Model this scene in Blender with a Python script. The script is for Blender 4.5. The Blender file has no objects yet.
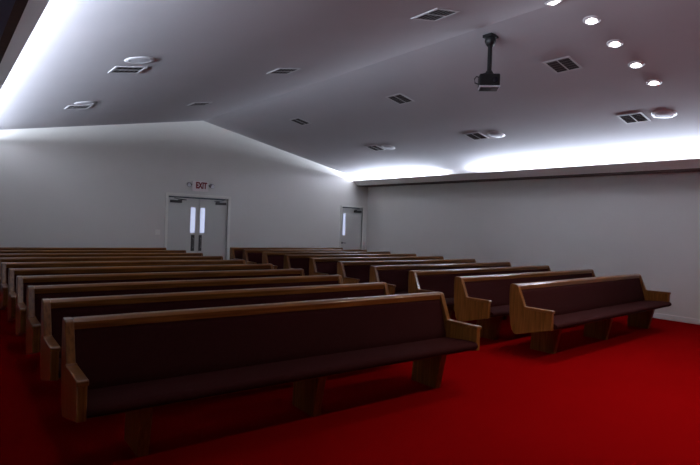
import bpy, bmesh, math, random
from mathutils import Vector, Matrix

random.seed(4)
SC = bpy.context.scene
COL = SC.collection

# ------------------------------------------------------------------ camera
YAW, PITCH, ROLL, EYE, FPX = 0.6774, -0.0146, 0.0362, 1.554, 515.7
def _rot():
    c, s = math.cos(YAW), math.sin(YAW)
    a = Matrix(((c, -s, 0), (s, c, 0), (0, 0, 1)))
    c, s = math.cos(PITCH), math.sin(PITCH)
    b = Matrix(((1, 0, 0), (0, c, s), (0, -s, c)))
    c, s = math.cos(ROLL), math.sin(ROLL)
    d = Matrix(((c, 0, s), (0, 1, 0), (-s, 0, c)))
    return d @ b @ a
_R = _rot()
cam_data = bpy.data.cameras.new('camera')
cam = bpy.data.objects.new('camera', cam_data); COL.objects.link(cam)
right, fwd, up = Vector(_R[0]), Vector(_R[1]), Vector(_R[2])
m = Matrix((right, up, -fwd)).transposed().to_4x4()
m.translation = Vector((0, 0, EYE))
cam.matrix_world = m
cam_data.sensor_fit = 'HORIZONTAL'; cam_data.sensor_width = 36
cam_data.lens = FPX / 700 * 36
cam_data.clip_start = 0.02; cam_data.clip_end = 100
SC.camera = cam

# ------------------------------------------------------------------ world, exposure
W = bpy.data.worlds.new('world'); SC.world = W; W.use_nodes = True
W.node_tree.nodes['Background'].inputs[0].default_value = (0.5, 0.6, 0.8, 1)
W.node_tree.nodes['Background'].inputs[1].default_value = 0.05
SC.view_settings.view_transform = 'Standard'
SC.view_settings.look = 'None'
SC.view_settings.exposure = 0.0
SC.view_settings.gamma = 1.0
SC.view_settings.use_curve_mapping = False

# ------------------------------------------------------------------ room numbers (metres)
XL, XR = -0.36, 10.662          # side walls
YF, YB = -3.0, 12.43            # front wall (behind the camera) and back wall
RX, RZ, EZ = 5.159, 4.023, 2.934
SL = (RZ - EZ) / (XR - RX)
def ceil_z(x): return RZ - SL * abs(x - RX)

# ------------------------------------------------------------------ lamps of the cove and the can lights
COVE_COL = (0.74, 0.83, 1.0)
def cove_light(x, z, y0, y1, side, power):
    d = bpy.data.lights.new('cove_tube_light', 'AREA'); d.shape = 'RECTANGLE'
    d.size = 0.10; d.size_y = y1 - y0; d.energy = power * (y1 - y0); d.color = COVE_COL
    o = bpy.data.objects.new('cove_tube_light', d); COL.objects.link(o)
    n = Vector((-side * 0.62, 0, 0.78)).normalized()      # up and towards the room
    zax = -n; yax = Vector((0, 1, 0)); xax = yax.cross(zax)
    mm = Matrix((xax, yax, zax)).transposed().to_4x4(); mm.translation = (x, (y0 + y1) / 2, z)
    o.matrix_world = mm
    return o
COVE_R = 70.0
COVE_L = 36.0
cove_light(10.34, 2.86, 9.15, 12.30, 1, COVE_R)
cove_light(10.34, 2.84, 1.9, 7.75, 1, COVE_R)
cove_light(0.16, 2.85, 1.6, 12.30, -1, COVE_L)
CAN_POWER = 45.0
CAN_COL = (1.0, 0.93, 0.88)
_d = bpy.data.lights.new('chancel_downlights', 'AREA'); _d.shape = 'RECTANGLE'; _d.size = 4.2; _d.size_y = 0.12
_d.energy = 62.0; _d.color = CAN_COL; _d.spread = math.radians(130)
_o = bpy.data.objects.new('chancel_downlights', _d); COL.objects.link(_o); _o.location = (5.2, 1.0, 3.55)

# ------------------------------------------------------------------ materials
def new_mat(name):
    mt = bpy.data.materials.new(name); mt.use_nodes = True
    return mt, mt.node_tree, mt.node_tree.nodes['Principled BSDF']
def plain(name, col, rough=0.6, metal=0.0, spec=0.5, emis=None, estr=0.0, coat=0.0, noise=0.0, nscale=20.0):
    mt, nt, b = new_mat(name)
    b.inputs['Base Color'].default_value = (*col, 1)
    b.inputs['Roughness'].default_value = rough
    b.inputs['Metallic'].default_value = metal
    b.inputs['Specular IOR Level'].default_value = spec
    b.inputs['Coat Weight'].default_value = coat
    if emis:
        b.inputs['Emission Color'].default_value = (*emis, 1)
        b.inputs['Emission Strength'].default_value = estr
    if noise:
        tc = nt.nodes.new('ShaderNodeTexCoord'); n = nt.nodes.new('ShaderNodeTexNoise')
        n.inputs['Scale'].default_value = nscale; n.inputs['Detail'].default_value = 5
        mx = nt.nodes.new('ShaderNodeMix'); mx.data_type = 'RGBA'
        mx.inputs['A'].default_value = (*[c * (1 - noise) for c in col], 1)
        mx.inputs['B'].default_value = (*[min(1, c * (1 + noise)) for c in col], 1)
        nt.links.new(tc.outputs['Object'], n.inputs['Vector'])
        nt.links.new(n.outputs['Fac'], mx.inputs['Factor'])
        nt.links.new(mx.outputs['Result'], b.inputs['Base Color'])
        bp = nt.nodes.new('ShaderNodeBump'); bp.inputs['Strength'].default_value = 0.15; bp.inputs['Distance'].default_value = 0.004
        n2 = nt.nodes.new('ShaderNodeTexNoise'); n2.inputs['Scale'].default_value = 180
        nt.links.new(tc.outputs['Object'], n2.inputs['Vector'])
        nt.links.new(n2.outputs['Fac'], bp.inputs['Height']); nt.links.new(bp.outputs['Normal'], b.inputs['Normal'])
    return mt
def wood(name, c1, c2, axis='x', rough=0.3):
    mt, nt, b = new_mat(name)
    tc = nt.nodes.new('ShaderNodeTexCoord'); mp = nt.nodes.new('ShaderNodeMapping')
    mp.inputs['Scale'].default_value = {'x': (1.2, 26, 26), 'z': (26, 26, 1.4)}[axis]
    n = nt.nodes.new('ShaderNodeTexNoise'); n.inputs['Scale'].default_value = 1.6; n.inputs['Detail'].default_value = 7
    n.inputs['Distortion'].default_value = 0.6
    r = nt.nodes.new('ShaderNodeValToRGB')
    r.color_ramp.elements[0].position = 0.32; r.color_ramp.elements[0].color = (*c1, 1)
    r.color_ramp.elements[1].position = 0.68; r.color_ramp.elements[1].color = (*c2, 1)
    nt.links.new(tc.outputs['Object'], mp.inputs['Vector']); nt.links.new(mp.outputs['Vector'], n.inputs['Vector'])
    nt.links.new(n.outputs['Fac'], r.inputs['Fac']); nt.links.new(r.outputs['Color'], b.inputs['Base Color'])
    b.inputs['Roughness'].default_value = rough
    b.inputs['Coat Weight'].default_value = 0.35; b.inputs['Coat Roughness'].default_value = 0.08; b.inputs['Specular IOR Level'].default_value = 0.25
    return mt

M = dict(
    wall=plain('painted_wall', (0.745, 0.725, 0.675), 0.30, noise=0.02, nscale=3),
    ceil=plain('painted_ceiling', (0.57, 0.55, 0.57), 0.85, spec=0.2, noise=0.03, nscale=2.0),
    base=plain('baseboard_paint', (0.85, 0.84, 0.82), 0.4),
    brown=wood('dark_soffit_wood', (0.050, 0.022, 0.012), (0.09, 0.04, 0.02), 'x', 0.5),
    soffit=plain('soffit_shade_tint', (0.13, 0.15, 0.26), 0.6),  # colour holds the left underside's shade and bluish window light
    oak_x=wood('oak_long_grain', (0.105, 0.035, 0.006), (0.215, 0.078, 0.015), 'x'),
    oak_z=wood('oak_upright_grain', (0.110, 0.038, 0.006), (0.225, 0.084, 0.017), 'z'),
    fabric=plain('maroon_upholstery', (0.027, 0.0050, 0.0048), 0.9, spec=0.05, noise=0.25, nscale=60),
    door=plain('door_paint', (0.66, 0.66, 0.62), 0.45),
    frame=plain('door_frame_paint', (0.86, 0.85, 0.78), 0.45),
    dark=plain('dark_metal', (0.085, 0.082, 0.08), 0.4, 0.4),
    black=plain('black_plastic', (0.012, 0.012, 0.013), 0.4),
    steel=plain('brushed_steel', (0.32, 0.31, 0.30), 0.35, 0.8),
    plate=plain('push_plate_bronze', (0.10, 0.095, 0.09), 0.4, 0.5),
    white=plain('white_plastic', (0.88, 0.88, 0.90), 0.4),
    vent=plain('vent_white_metal', (0.62, 0.61, 0.62), 0.45),
    slat=plain('vent_slat_metal', (0.42, 0.38, 0.38), 0.5),
    duct=plain('duct_dark', (0.05, 0.04, 0.042), 0.8),
    grille=plain('speaker_grille', (0.70, 0.70, 0.74), 0.7),
    glow=plain('lamp_lens', (0.9, 0.9, 0.9), 0.3, emis=(1.0, 0.97, 0.96), estr=7.0),
    pane=plain('daylit_glass', (0.35, 0.4, 0.5), 0.15, emis=(0.66, 0.72, 1.0), estr=0.75),
    red=plain('exit_red', (0.22, 0.01, 0.018), 0.4),
    signw=plain('exit_sign_face', (0.93, 0.86, 0.84), 0.4),
    shell=plain('projector_pale_shell', (0.88, 0.89, 0.95), 0.25),
    lens=plain('projector_lens_glass', (0.02, 0.02, 0.03), 0.05),
)
def carpet():
    mt, nt, b = new_mat('red_carpet')
    tc = nt.nodes.new('ShaderNodeTexCoord')
    n = nt.nodes.new('ShaderNodeTexNoise'); n.inputs['Scale'].default_value = 260; n.inputs['Detail'].default_value = 3
    n2 = nt.nodes.new('ShaderNodeTexNoise'); n2.inputs['Scale'].default_value = 1.3; n2.inputs['Detail'].default_value = 4
    mx = nt.nodes.new('ShaderNodeMix'); mx.data_type = 'RGBA'
    mx.inputs['A'].default_value = (0.142, 0.0008, 0.0012, 1); mx.inputs['B'].default_value = (0.20, 0.0012, 0.0018, 1)
    ad = nt.nodes.new('ShaderNodeMath'); ad.operation = 'MULTIPLY_ADD'; ad.inputs[1].default_value = 0.5; 
    nt.links.new(tc.outputs['Object'], n.inputs['Vector']); nt.links.new(tc.outputs['Object'], n2.inputs['Vector'])
    ml = nt.nodes.new('ShaderNodeMath'); ml.operation = 'MULTIPLY'; ml.inputs[1].default_value = 0.5
    nt.links.new(n2.outputs['Fac'], ml.inputs[0])
    nt.links.new(n.outputs['Fac'], ad.inputs[0]); nt.links.new(ml.outputs[0], ad.inputs[2])
    nt.links.new(ad.outputs[0], mx.inputs['Factor']); nt.links.new(mx.outputs['Result'], b.inputs['Base Color'])
    b.inputs['Roughness'].default_value = 1.0; b.inputs['Specular IOR Level'].default_value = 0.0
    bp = nt.nodes.new('ShaderNodeBump'); bp.inputs['Strength'].default_value = 0.3; bp.inputs['Distance'].default_value = 0.004
    nt.links.new(n.outputs['Fac'], bp.inputs['Height']); nt.links.new(bp.outputs['Normal'], b.inputs['Normal'])
    return mt
M['carpet'] = carpet()

# ------------------------------------------------------------------ mesh helpers
def box(bm, x0, x1, y0, y1, z0, z1):
    vs = [bm.verts.new(p) for p in ((x0,y0,z0),(x1,y0,z0),(x1,y1,z0),(x0,y1,z0),(x0,y0,z1),(x1,y0,z1),(x1,y1,z1),(x0,y1,z1))]
    for f in ((0,3,2,1),(4,5,6,7),(0,1,5,4),(1,2,6,5),(2,3,7,6),(3,0,4,7)):
        bm.faces.new([vs[i] for i in f])
def prism(bm, pts, axis, a, b):
    """extrude a 2-D outline along an axis. axis x: pts are (y,z); axis y: pts are (x,z)"""
    def P(u, v, t): return (t, u, v) if axis == 'x' else (u, t, v)
    A = [bm.verts.new(P(u, v, a)) for u, v in pts]; B = [bm.verts.new(P(u, v, b)) for u, v in pts]
    n = len(pts)
    bm.faces.new(A); bm.faces.new(B[::-1])
    for i in range(n): bm.faces.new((A[i], B[i], B[(i+1) % n], A[(i+1) % n]))
def lathe(bm, prof, seg=32, cen=(0,0,0), closed=False):
    rings = []
    for r, z in prof:
        if r < 1e-6: rings.append([bm.verts.new((cen[0], cen[1], cen[2]+z))])
        else: rings.append([bm.verts.new((cen[0]+r*math.cos(2*math.pi*i/seg), cen[1]+r*math.sin(2*math.pi*i/seg), cen[2]+z)) for i in range(seg)])
    prs = list(zip(rings, rings[1:]))
    if closed: prs.append((rings[-1], rings[0]))
    for a, b in prs:
        for i in range(seg):
            j = (i+1) % seg
            if len(a) == 1 and len(b) == 1: continue
            if len(a) == 1: bm.faces.new((a[0], b[i], b[j]))
            elif len(b) == 1: bm.faces.new((a[i], a[j], b[0]))
            else: bm.faces.new((a[i], a[j], b[j], b[i]))
def tube(bm, pts, r, seg=10):
    pts = [Vector(p) for p in pts]; rings = []
    for k, p in enumerate(pts):
        d = (pts[min(k+1, len(pts)-1)] - pts[max(k-1, 0)]).normalized()
        u = d.cross(Vector((0, 0, 1)));
        if u.length < 1e-3: u = d.cross(Vector((1, 0, 0)))
        u.normalize(); v = d.cross(u)
        rings.append([bm.verts.new(p + r*(math.cos(2*math.pi*i/seg)*u + math.sin(2*math.pi*i/seg)*v)) for i in range(seg)])
    for a, b in zip(rings, rings[1:]):
        for i in range(seg): bm.faces.new((a[i], a[(i+1) % seg], b[(i+1) % seg], b[i]))
    bm.faces.new(rings[0][::-1]); bm.faces.new(rings[-1])
def make(name, bm, mat, parent=None, bevel=0.0, smooth=False, segs=2):
    bmesh.ops.recalc_face_normals(bm, faces=bm.faces)
    if bevel > 0:
        es = [e for e in bm.edges if len(e.link_faces) == 2 and e.calc_face_angle(0) > 0.35]
        bmesh.ops.bevel(bm, geom=es, offset=bevel, segments=segs, profile=0.5, affect='EDGES', clamp_overlap=True)
    me = bpy.data.meshes.new(name); bm.to_mesh(me); bm.free()
    me.materials.append(mat)
    if smooth:
        for p in me.polygons: p.use_smooth = True
        try: me.set_sharp_from_angle(angle=math.radians(40))
        except Exception: pass
    o = bpy.data.objects.new(name, me); COL.objects.link(o)
    if parent: o.parent = parent
    return o
def thing(name, label, cat, loc=(0,0,0), rot=(0,0,0), group=None):
    o = bpy.data.objects.new(name, None); COL.objects.link(o)
    o.empty_display_size = 0.1
    o.location = loc; o.rotation_euler = rot
    o['label'] = label; o['category'] = cat
    if group: o['group'] = group
    return o
def struct(o, label, cat):
    o['kind'] = 'structure'; o['label'] = label; o['category'] = cat
    return o

# ------------------------------------------------------------------ the room
T = 0.15
bm = bmesh.new(); box(bm, XL-T, XR+T, YF-T, YB+T, -0.12, 0)
struct(make('floor', bm, M['carpet']), 'plain deep red carpet across the whole hall', 'floor')
bm = bmesh.new()
prism(bm, [(XL-T, ceil_z(XL-T)), (RX, RZ), (XR+T, ceil_z(XR+T)), (XR+T, ceil_z(XR+T)+T), (RX, RZ+T), (XL-T, ceil_z(XL-T)+T)], 'y', YF-T, YB+T)
struct(make('ceiling', bm, M['ceil']), 'low gabled grey-white ceiling meeting at a central ridge', 'ceiling')
bm = bmesh.new(); box(bm, XL-T, XL, YF, YB, 0, ceil_z(XL)+0.02)
struct(make('wall_left', bm, M['wall']), 'left side wall under the left light cove', 'wall')
bm = bmesh.new(); box(bm, XR, XR+T, YF, YB, 0, ceil_z(XR)+0.02)
struct(make('wall_right', bm, M['wall']), 'long pale grey right side wall under the light cove', 'wall')
bm = bmesh.new()
prism(bm, [(XL-T, 0), (XR+T, 0), (XR+T, ceil_z(XR+T)+0.02), (RX, RZ+0.02), (XL-T, ceil_z(XL-T)+0.02)], 'y', YF-T, YF)
struct(make('wall_front', bm, M['wall']), 'front wall of the hall', 'wall')
# back wall with two door openings
DD0, DD1, DZ = 4.355, 5.905, 2.105      # double door opening
SD0, SD1 = 9.655, 10.475               # single door opening
def cz(x): return ceil_z(x) + 0.02
bm = bmesh.new()
prism(bm, [(XL-T, 0), (DD0, 0), (DD0, cz(DD0)), (XL-T, cz(XL-T))], 'y', YB, YB+T)
prism(bm, [(DD0, DZ), (DD1, DZ), (DD1, cz(DD1)), (RX, RZ+0.02), (DD0, cz(DD0))], 'y', YB, YB+T)
prism(bm, [(DD1, 0), (SD0, 0), (SD0, cz(SD0)), (DD1, cz(DD1))], 'y', YB, YB+T)
prism(bm, [(SD0, DZ), (SD1, DZ), (SD1, cz(SD1)), (SD0, cz(SD0))], 'y', YB, YB+T)
prism(bm, [(SD1, 0), (XR+T, 0), (XR+T, cz(XR+T)), (SD1, cz(SD1))], 'y', YB, YB+T)
bmesh.ops.remove_doubles(bm, verts=bm.verts, dist=1e-4)
struct(make('wall_back', bm, M['wall']), 'pale gabled rear wall with the exit doors', 'wall')
# baseboards
def baseboard(name, pts_box, label):
    bm = bmesh.new(); box(bm, *pts_box)
    struct(make(name, bm, M['base'], bevel=0.006), label, 'baseboard')
baseboard('baseboard_right', (XR-0.014, XR, YF, YB, 0, 0.10), 'white baseboard along the right wall')
baseboard('baseboard_left', (XL, XL+0.014, YF, YB, 0, 0.10), 'white baseboard along the left wall')
bm = bmesh.new()
for a, b in ((XL+0.014, DD0-0.07), (DD1+0.07, SD0-0.05), (SD1+0.05, XR-0.014)): box(bm, a, b, YB-0.014, YB, 0, 0.10)
struct(make('baseboard_back', bm, M['base'], bevel=0.005), 'white baseboard along the rear wall between the doors', 'baseboard')

# light coves: a trough along each side wall
def cove(name, xt, xb, xw, s, label, bl):
    # xt top edge of fascia, xb bottom edge, xw wall; s = +1 on the right
    bm = bmesh.new()
    t = 0.02 * s
    prism(bm, [(xt, 2.893), (xb, 2.748), (xw, 2.748), (xw, 2.768), (xb+t*0.6, 2.768), (xt+t, 2.893)], 'y', YF, YB)
    for v in bm.verts: v.co.z += 0.0038 * (v.co.y - 3.5)      # the trough climbs a little towards the rear
    o = struct(make(name, bm, M['wall']), label, 'light cove')
    bm = bmesh.new()
    x0, x1 = sorted((xb + 0.005*s, xb + bl*s))
    box(bm, x0, x1, YF, YB, 2.738, 2.748)
    for v in bm.verts: v.co.z += 0.0038 * (v.co.y - 3.5)
    make('wood_strip', bm, M['brown'], o)
    if s < 0:
        bm = bmesh.new(); box(bm, xw, x0, YF, YB, 2.738, 2.748)
        for v in bm.verts: v.co.z += 0.0038 * (v.co.y - 3.5)
        make('soffit_shade_panel', bm, M['soffit'], o)  # added sheet, its dark blue stands in for shade and window light
cove('trim_1', 10.035, 10.195, XR, 1, 'grey fascia of the light cove along the right wall', 0.467)
cove('trim_2', 0.532, 0.385, XL, -1, 'grey fascia of the light cove along the left wall', 0.06)

# door frames
def frame(name, x0, x1, w, label):
    bm = bmesh.new()
    box(bm, x0-w, x0, YB-0.02, YB+0.11, 0, DZ+w)
    box(bm, x1, x1+w, YB-0.02, YB+0.11, 0, DZ+w)
    box(bm, x0, x1, YB-0.02, YB+0.11, DZ, DZ+w)
    bmesh.ops.remove_doubles(bm, verts=bm.verts, dist=1e-5)
    return struct(make(name, bm, M['frame'], bevel=0.004), label, 'door frame')
frame('trim_3', DD0, DD1, 0.07, 'white frame around the double doors')
frame('trim_4', SD0, SD1, 0.05, 'white frame around the single door at the corner')

def door(name, x0, x1, gx0, gx1, gz0, gz1, label, closer, plate=None, lever=None):
    """closer: 'l' or 'r' side where the closer body sits"""
    y0, y1 = YB+0.03, YB+0.075
    z0, z1 = 0.01, DZ-0.035
    bm = bmesh.new()
    box(bm, x0, gx0, y0, y1, z0, z1); box(bm, gx1, x1, y0, y1, z0, z1)
    box(bm, gx0, gx1, y0, y1, z0, gz0); box(bm, gx0, gx1, y0, y1, gz1, z1)
    bmesh.ops.remove_doubles(bm, verts=bm.verts, dist=1e-5)
    d = struct(make(name, bm, M['door']), label, 'door')
    bm = bmesh.new(); box(bm, gx0, gx1, y0+0.015, y1-0.015, gz0, gz1)
    g = make('glass_pane', bm, M['pane'], d); g['label'] = 'narrow daylit vision pane'
    bm = bmesh.new(); t = 0.012
    box(bm, gx0-t, gx0+0.004, y0-0.006, y0, gz0-t, gz1+t); box(bm, gx1-0.004, gx1+t, y0-0.006, y0, gz0-t, gz1+t)
    box(bm, gx0, gx1, y0-0.006, y0, gz1-0.004, gz1+t); box(bm, gx0, gx1, y0-0.006, y0, gz0-t, gz0+0.004)
    make('pane_frame', bm, M['door'], d)
    if plate:
        a, b = plate
        bm = bmesh.new(); box(bm, a, b, y0-0.006, y0, 0.765, 1.165)
        pl = make('push_plate', bm, M['plate'], d, bevel=0.002)
        bm = bmesh.new(); c = (a+b)/2
        tube(bm, [(c, y0-0.004, 0.84), (c, y0-0.045, 0.85), (c, y0-0.045, 1.08), (c, y0-0.004, 1.09)], 0.009)
        make('pull_handle', bm, M['steel'], pl, smooth=True)
    if lever:
        bm = bmesh.new()
        lathe(bm, [(0, 0), (0.03, 0), (0.03, 0.012), (0, 0.012)], 20)
        bmesh.ops.rotate(bm, verts=bm.verts, cent=(0,0,0), matrix=Matrix.Rotation(math.pi/2, 3, 'X'))
        bmesh.ops.translate(bm, verts=bm.verts, vec=(lever, y0, 1.0))
        tube(bm, [(lever, y0-0.01, 1.0), (lever, y0-0.05, 1.0), (lever+0.02, y0-0.055, 1.0), (lever+0.11, y0-0.055, 0.995)], 0.010)
        make('door_handle', bm, M['dark'], d, smooth=True)
    # closer: body on the leaf, arm to the head
    s = 1 if closer == 'l' else -1
    e = x0+0.03 if closer == 'l' else x1-0.03
    bm = bmesh.new(); a, b = sorted((e+s*0.02, e+s*0.30)); box(bm, a, b, y0-0.055, y0, 1.945, 2.01)
    cl = make('door_closer', bm, M['dark'], d, bevel=0.006)
    bm = bmesh.new()
    tube(bm, [(e+s*0.20, y0-0.03, 2.015), (e+s*0.38, y0-0.12, 2.02), (e+s*0.10, y0-0.045, 2.055)], 0.009, 8)
    make('closer_arm', bm, M['dark'], cl, smooth=True)
    return d
MID = 5.145
door('door_1', DD0+0.003, MID-0.003, 4.925, 5.055, 1.215, 1.85, 'left leaf of the grey double doors under the exit sign', 'l', plate=(4.955, 5.045))
door('door_2', MID+0.003, DD1-0.003, 5.165+0.01, 5.305, 1.215, 1.85, 'right leaf of the grey double doors under the exit sign', 'r', plate=(5.13+0.025, 5.235))
door('door_3', SD0+0.003, SD1-0.003, 9.72, 9.83, 1.23, 1.90, 'grey single door with a narrow pane beside the right wall', 'r', lever=9.715)

# ------------------------------------------------------------------ pews
PROFILE = [(0, .392), (0, .608), (.010, .618), (.375, .615), (.395, .625), (.497, .875), (.515, .888), (.59, .89), (.606, .87),
           (.611, .78), (.602, .53), (.590, .42), (.568, .325), (.530, .275), (.50, .268)]
def end_panel(x, parent, fy):
    bm = bmesh.new(); prism(bm, [(max(u, fy) if u < .005 else (fy + .010 if u < .02 else u), v) for u, v in PROFILE], 'x', x, x+0.052)
    p = make('end_panel', bm, M['oak_z'], parent, bevel=0.006)
    bm = bmesh.new()                                  # cap along the armrest
    prism(bm, [(fy-.008, .594), (fy-.008, .620), (fy, .628), (.375, .626), (.395, .634), (.395, .612), (.375, .600)], 'x', x-0.006, x+0.058)
    make('arm_cap', bm, M['oak_x'], p, bevel=0.005)
    return p
def leg(x, parent):
    bm = bmesh.new()
    prism(bm, [(.27, 0), (.60, 0), (.575, .38), (.19, .38)], 'x', x, x+0.075)
    return make('leg', bm, M['oak_z'], parent, bevel=0.005)
def pew(x0, x1, y, ang, label, lx=0.0):
    L = (x1 - x0) / math.cos(ang)
    t = thing('church_pew', label, 'pew', (x0, y, 0), (0, 0, ang), 'maroon upholstered oak pews in two blocks')
    fy = .034 if lx else .010
    end_panel(0, t, fy); end_panel(L-0.052, t, fy)
    a, b = 0.052, L-0.052
    bm = bmesh.new()
    prism(bm, [(.500, .822), (.497, .868), (.508, .882), (.530, .888), (.582, .888), (.596, .880), (.602, .862), (.602, .822)], 'x', a, b)
    make('top_rail', bm, M['oak_x'], t, smooth=True)
    bm = bmesh.new()                                  # padded back
    prism(bm, [(.400, .44), (.408, .50), (.425, .56), (.455, .66), (.490, .78), (.503, .815), (.512, .822), (.56, .822), (.56, .78), (.47, .40), (.42, .40)], 'x', a, b)
    make('back_cushion', bm, M['fabric'], t, smooth=True)
    bm = bmesh.new()
    prism(bm, [(.56, .78), (.585, .822), (.600, .822), (.565, .39), (.47, .39)], 'x', a, b)
    make('back_board', bm, M['oak_x'], t)
    bm = bmesh.new()                                  # seat cushion with rounded front
    pr = [(.47, .405), (.05, .405)]
    for k in range(7):
        th = math.radians(-90 - k*30)
        pr.append((.026 + .036*math.cos(th), .437 + .033*math.sin(th)))
    pr += [(.12, .472), (.25, .462), (.42, .448), (.47, .44)]
    prism(bm, pr, 'x', a, b)
    make('seat_cushion', bm, M['fabric'], t, smooth=True)
    bm = bmesh.new(); box(bm, a, b, .06, .56, .385, .405)
    make('seat_board', bm, M['oak_x'], t)
    leg(.40+lx, t); leg(L/2 + .01+lx - (.03 if lx else 0), t); leg(L-.325+lx*.75, t)
    return t

def solve(root, ang, local, px, along):
    """slide a pew end until its top corner stands where the survey of the photograph puts it"""
    lo, hi = -2.0, 14.0
    c, sn = math.cos(ang), math.sin(ang)
    for _ in range(50):
        mid = (lo+hi)/2
        if along: lx, rx = mid, root[0]
        else: lx, rx = local[0], mid
        v = _R @ Vector((rx + lx*c - local[1]*sn, root[1] + lx*sn + local[1]*c, local[2] - EYE))
        if v[1] <= 0 or 350 + FPX*v[0]/v[1] > px:
            if v[1] <= 0: lo = mid
            else: hi = mid
        else: lo = mid
    return (lo+hi)/2
S = 0.9
LLx = [62.5, 41.5, 26.8, 16.5, 8.6, 1.2]
LRx = [444, 387.5, 342, 304, 273, 245.5, 223, 203, 186.3, 166.5]
RLx = [510.5, 455, 409, 370, 337.5, 309.5, 284, 262.5, 243, 230]
RRx = [641, 593.5, 549.5, 510.5, 475.5, 443.5, 416.5, 390.5, 367, 343]
ANG = [-0.032]*10
ANGR = [.028, .020, .014, .008, .004, 0, 0, 0, 0, 0]
# (left block label, right block label) for each row counted from the nearest
rowL = ['nearest pew of the left block, its whole maroon seat and three legs in view',
        'second pew from the front in the left block, right behind the nearest pew',
        'third pew from the front in the left block',
        'fourth pew from the front in the left block',
        'fifth pew from the front in the left block',
        'sixth pew from the front in the left block, its left end at the frame edge',
        'seventh pew from the front in the left block, fourth from the rear wall',
        'left-block pew third from the rear wall, mostly its oak top rail showing',
        'left-block pew just in front of the rearmost one, only its top rail showing',
        'rearmost pew of the left block, closest to the double doors']
rowR = ['front pew of the right block, its oak armrests and maroon seat fully in view',
        'second pew of the right block, directly behind its front pew',
        'third pew from the front in the right block',
        'fourth pew from the front in the right block',
        'fifth pew from the front in the right block',
        'sixth pew from the front in the right block',
        'seventh pew from the front in the right block, fourth from the rear wall',
        'right-block pew third from the rear wall, beyond the centre aisle',
        'right-block pew just in front of the rearmost one',
        'rearmost pew of the right block, below the single corner door']
def place(y, ang, pxl, pxr, label, lx=0.0):
    x0 = solve((0, y), ang, (0, .60, .89), pxl, False) if pxl is not None else 0.69
    L = solve((x0, y), ang, (0, .497, .875), pxr, True)
    pew(x0, x0 + L*math.cos(ang), y, ang, label, lx)
for i in range(10):
    place(3.155 + i*S, ANG[i], LLx[i] if i < 6 else None, LRx[i], rowL[i])
for i in range(10):
    place(3.170 + i*S, ANGR[i], RLx[i], RRx[i], rowR[i], .12)

# ------------------------------------------------------------------ things on the ceiling
def ceil_rot(x): return (0, math.atan(SL) * (1 if x > RX else -1), 0)
def on_ceil(x, y, dz=0.0): return (x, y, ceil_z(x) + dz)
def vent(x, y, label):
    t = thing('ceiling_vent', label, 'vent', on_ceil(x, y), ceil_rot(x), 'square air vents in the ceiling')
    h, w = 0.185, 0.028
    bm = bmesh.new()
    for a in ((-h, h, -h, -h+w), (-h, h, h-w, h), (-h, -h+w, -h+w, h-w), (h-w, h, -h+w, h-w)): box(bm, a[0], a[1], a[2], a[3], -0.008, 0.0)
    box(bm, -h+w, h-w, -0.008, 0.008, -0.007, 0.0)
    make('vent_frame', bm, M['vent'], t)
    bm = bmesh.new(); box(bm, -h+w, h-w, -h+w, h-w, -0.003, -0.001)
    make('vent_backing', bm, M['duct'], t)
    for k in range(10):
        for y0, y1 in ((-h+w, -0.008), (0.008, h-w)):
            if k % 2: continue
            bm = bmesh.new(); x0 = -h+w+0.012 + k*0.0295
            s = 0.010
            prism(bm, [(x0, -0.008), (x0+0.003, -0.008), (x0+0.003+s, -0.003), (x0+s, -0.003)], 'y', y0, y1)
            make('slat', bm, M['slat'], t)
    return t
vents = [(1.80, 6.70, 'ceiling vent beside the left round fixture nearer the camera'),
         (1.83, 9.63, 'ceiling vent beside the farther left round fixture, near the rear wall'),
         (4.08, 3.76, 'nearest ceiling vent left of the ridge, large at the top of the photo'),
         (3.95, 6.61, 'middle ceiling vent just left of the ridge'),
         (3.92, 9.63, 'rearmost ceiling vent just left of the ridge, above the rear wall'),
         (6.43, 3.63, 'ceiling vent between the hanging projector and the row of downlights'),
         (6.31, 6.58, 'middle ceiling vent just right of the ridge'),
         (6.255, 9.68, 'small farthest ceiling vent just right of the ridge'),
         (8.43, 3.55, 'ceiling vent beside the nearest right round fixture'),
         (8.30, 6.45, 'ceiling vent beside the middle right round fixture'),
         (8.19, 9.33, 'ceiling vent beside the farthest right round fixture, near the corner')]
for x, y, l in vents: vent(x, y, l)
def round_fixture(x, y, label):
    t = thing('ceiling_speaker', label, 'ceiling speaker', on_ceil(x, y), ceil_rot(x), 'round white ceiling speakers')
    bm = bmesh.new(); lathe(bm, [(.115, -.004), (.122, -.010), (.150, -.009), (.165, -.003), (.167, 0), (.115, 0)], 40, closed=True)
    make('trim_ring', bm, M['white'], t, smooth=True)
    dm = .006 if x > RX else 0.0
    bm = bmesh.new(); lathe(bm, [(0, -.010-dm), (.06, -.0098-dm*.8), (.116, -.008), (.116, -.001), (0, -.001)], 40)
    make('grille', bm, M['grille'], t, smooth=True)
for x, y, l in [(1.79, 6.18, 'larger round ceiling disc on the left slope, nearer the camera'),
                (1.85, 9.24, 'smaller round ceiling disc on the left slope, toward the rear wall'),
                (8.43, 3.12, 'largest round white ceiling disc on the right slope, by the frame edge'),
                (8.35, 6.02, 'middle round white ceiling disc on the right slope'),
                (8.24, 8.93, 'farthest round white ceiling disc on the right slope, near the corner')]:
    round_fixture(x, y, l)
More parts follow.
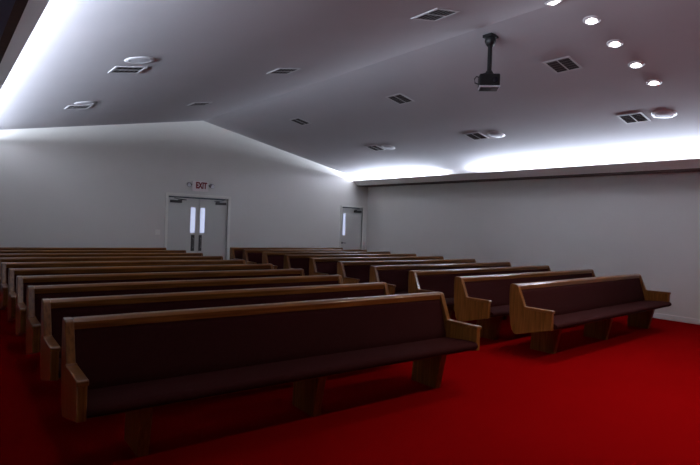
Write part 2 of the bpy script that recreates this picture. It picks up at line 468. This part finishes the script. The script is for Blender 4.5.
def downlight(x, y, label):   # lamp row over the front of the nave
    t = thing('recessed_downlight', label, 'downlight', on_ceil(x, y), ceil_rot(x), 'row of lit recessed downlights')
    bm = bmesh.new(); lathe(bm, [(.060, -.004), (.066, -.014), (.082, -.012), (.092, -.004), (.093, 0), (.060, 0)], 32, closed=True)
    make('trim_ring', bm, M['white'], t, smooth=True)
    bm = bmesh.new(); lathe(bm, [(0, -.030), (.022, -.028), (.040, -.018), (.050, -.004), (.050, -.001), (0, -.001)], 32)
    bmesh.ops.translate(bm, verts=bm.verts, vec=(.010, .004, 0))
    b = make('lamp_lens', bm, M['glow'], t, smooth=True); b['label'] = 'glowing white lens'
    d = bpy.data.lights.new('downlight_beam', 'SPOT'); d.energy = CAN_POWER; d.color = CAN_COL
    d.spot_size = math.radians(105); d.spot_blend = 0.9; d.shadow_soft_size = 0.05
    o = bpy.data.objects.new('downlight_beam', d); COL.objects.link(o)
    o.location = (x, y, ceil_z(x) - 0.06)
for x, l in [(5.075, 'lit downlight cut by the top edge of the photo, at the ridge'),
             (5.641, 'second lit downlight from the ridge'),
             (6.22, 'middle one of the five lit downlights'),
             (6.81, 'fourth lit downlight from the ridge'),
             (7.37, 'lowest and rightmost of the five lit downlights')]:
    downlight(x, 3.00 if x < 5.1 else 2.865, l)

# projector on its drop pole
PX, PY = 5.355, 4.0
t = thing('ceiling_projector', 'black projector hanging on a black pole from the ceiling near the ridge', 'projector', (PX, PY, ceil_z(PX)))
zc = 0.0
bm = bmesh.new(); box(bm, -.075, .075, -.065, .065, -.035, -.002); lathe(bm, [(0, -.035), (.065, -.035), (.07, -.08), (.052, -.12), (.036, -.14), (0, -.14)], 24)
make('ceiling_mount', bm, M['black'], t, smooth=True)
bm = bmesh.new(); tube(bm, [(.03, 0, -.05), (.085, 0, -.035), (.10, 0, -.06), (.07, 0, -.10)], .008, 8)
make('cable_hook', bm, M['black'], t, smooth=True)
bm = bmesh.new(); tube(bm, [(0, 0, -.12), (0, 0, -.47)], .028, 16)
make('drop_pole', bm, M['black'], t, smooth=True)
bm = bmesh.new(); lathe(bm, [(0, -.44), (.035, -.445), (.05, -.47), (.05, -.49), (0, -.49)], 20); box(bm, -.08, .08, -.06, .06, -.50, -.485)
make('mount_bracket', bm, M['black'], t)
bm = bmesh.new(); box(bm, -.125, .125, -.10, .10, -.655, -.50)
body = make('projector_body', bm, M['black'], t, bevel=.02, segs=3)
body.rotation_euler = (0, 0, -.80)
bm = bmesh.new(); box(bm, -.128, .128, -.104, .104, -.672, -.648)
make('bottom_shell', bm, M['shell'], body, bevel=.010, segs=3)['label'] = 'pale lower rim of the projector'
bm = bmesh.new(); box(bm, -.112, .112, -.088, .088, -.676, -.668)
make('base_plate', bm, M['black'], body, bevel=.003)
bm = bmesh.new(); lathe(bm, [(0, 0), (.032, 0), (.034, .02), (.028, .024), (0, .016)], 24)
bmesh.ops.rotate(bm, verts=bm.verts, cent=(0,0,0), matrix=Matrix.Rotation(math.pi/2, 3, 'X'))
bmesh.ops.translate(bm, verts=bm.verts, vec=(.06, -.098, -.585))
make('lens', bm, M['lens'], body, smooth=True)
bm = bmesh.new(); tube(bm, [(-.120, -.02, -.53), (-.155, -.02, -.52), (-.178, -.02, -.55), (-.172, -.02, -.60), (-.120, -.02, -.62)], .007, 8)
make('cable_loop', bm, M['black'], body, smooth=True)

# ------------------------------------------------------------------ exit sign with emergency heads
t = thing('exit_sign', 'white lit-style EXIT sign with two emergency lamp heads above the double doors', 'exit sign', (5.13, YB, 2.385))
bm = bmesh.new(); box(bm, -.21, .21, -.05, 0, -.13, .12)
make('housing', bm, M['signw'], t, bevel=.008)
cu = bpy.data.curves.new('letters', 'FONT'); cu.body = 'EXIT'; cu.size = 0.21; cu.extrude = 0.003; cu.align_x = 'CENTER'; cu.align_y = 'CENTER'; cu.offset = 0.010
tmp = bpy.data.objects.new('letters_tmp', cu); COL.objects.link(tmp)
bpy.context.view_layer.update()
me = bpy.data.meshes.new_from_object(tmp.evaluated_get(bpy.context.evaluated_depsgraph_get()))
bpy.data.objects.remove(tmp)
me.transform(Matrix.Rotation(math.pi/2, 4, 'X') @ Matrix.Diagonal((.66, 1, 1, 1))); me.materials.clear(); me.materials.append(M['red'])
o = bpy.data.objects.new('letters', me); COL.objects.link(o); o.parent = t; o.location = (0.02, -.053, 0.01); o['label'] = 'red letters EXIT'
for s in (-1, 1):
    bm = bmesh.new()
    tube(bm, [(s*.205, -.03, .03), (s*.245, -.035, .03)], .015, 10)
    tube(bm, [(s*.285, -.02, .03), (s*.292, -.05, .022), (s*.298, -.085, .012)], .055, 18)
    h = make('lamp_head', bm, M['steel'], t, smooth=True)
    bm = bmesh.new(); lathe(bm, [(0, 0), (.046, 0), (.047, .004), (0, .006)], 20)
    bmesh.ops.rotate(bm, verts=bm.verts, cent=(0,0,0), matrix=Matrix.Rotation(math.pi/2+.2, 3, 'X'))
    bmesh.ops.translate(bm, verts=bm.verts, vec=(s*.299, -.086, .0115))
    make('head_lens', bm, M['white'], h, smooth=True)

# light switch left of the double doors
t = thing('light_switch', 'pale light switch plate on the rear wall left of the double doors', 'light switch', (4.12, YB, 1.215))
bm = bmesh.new(); box(bm, -.06, .06, -.007, 0, -.06, .06)
make('switch_plate', bm, M['frame'], t, bevel=.003)
for s in (-.025, .025):
    bm = bmesh.new(); box(bm, s-.006, s+.006, -.016, -.007, -.012, .012)
    make('toggle', bm, M['white'], t)
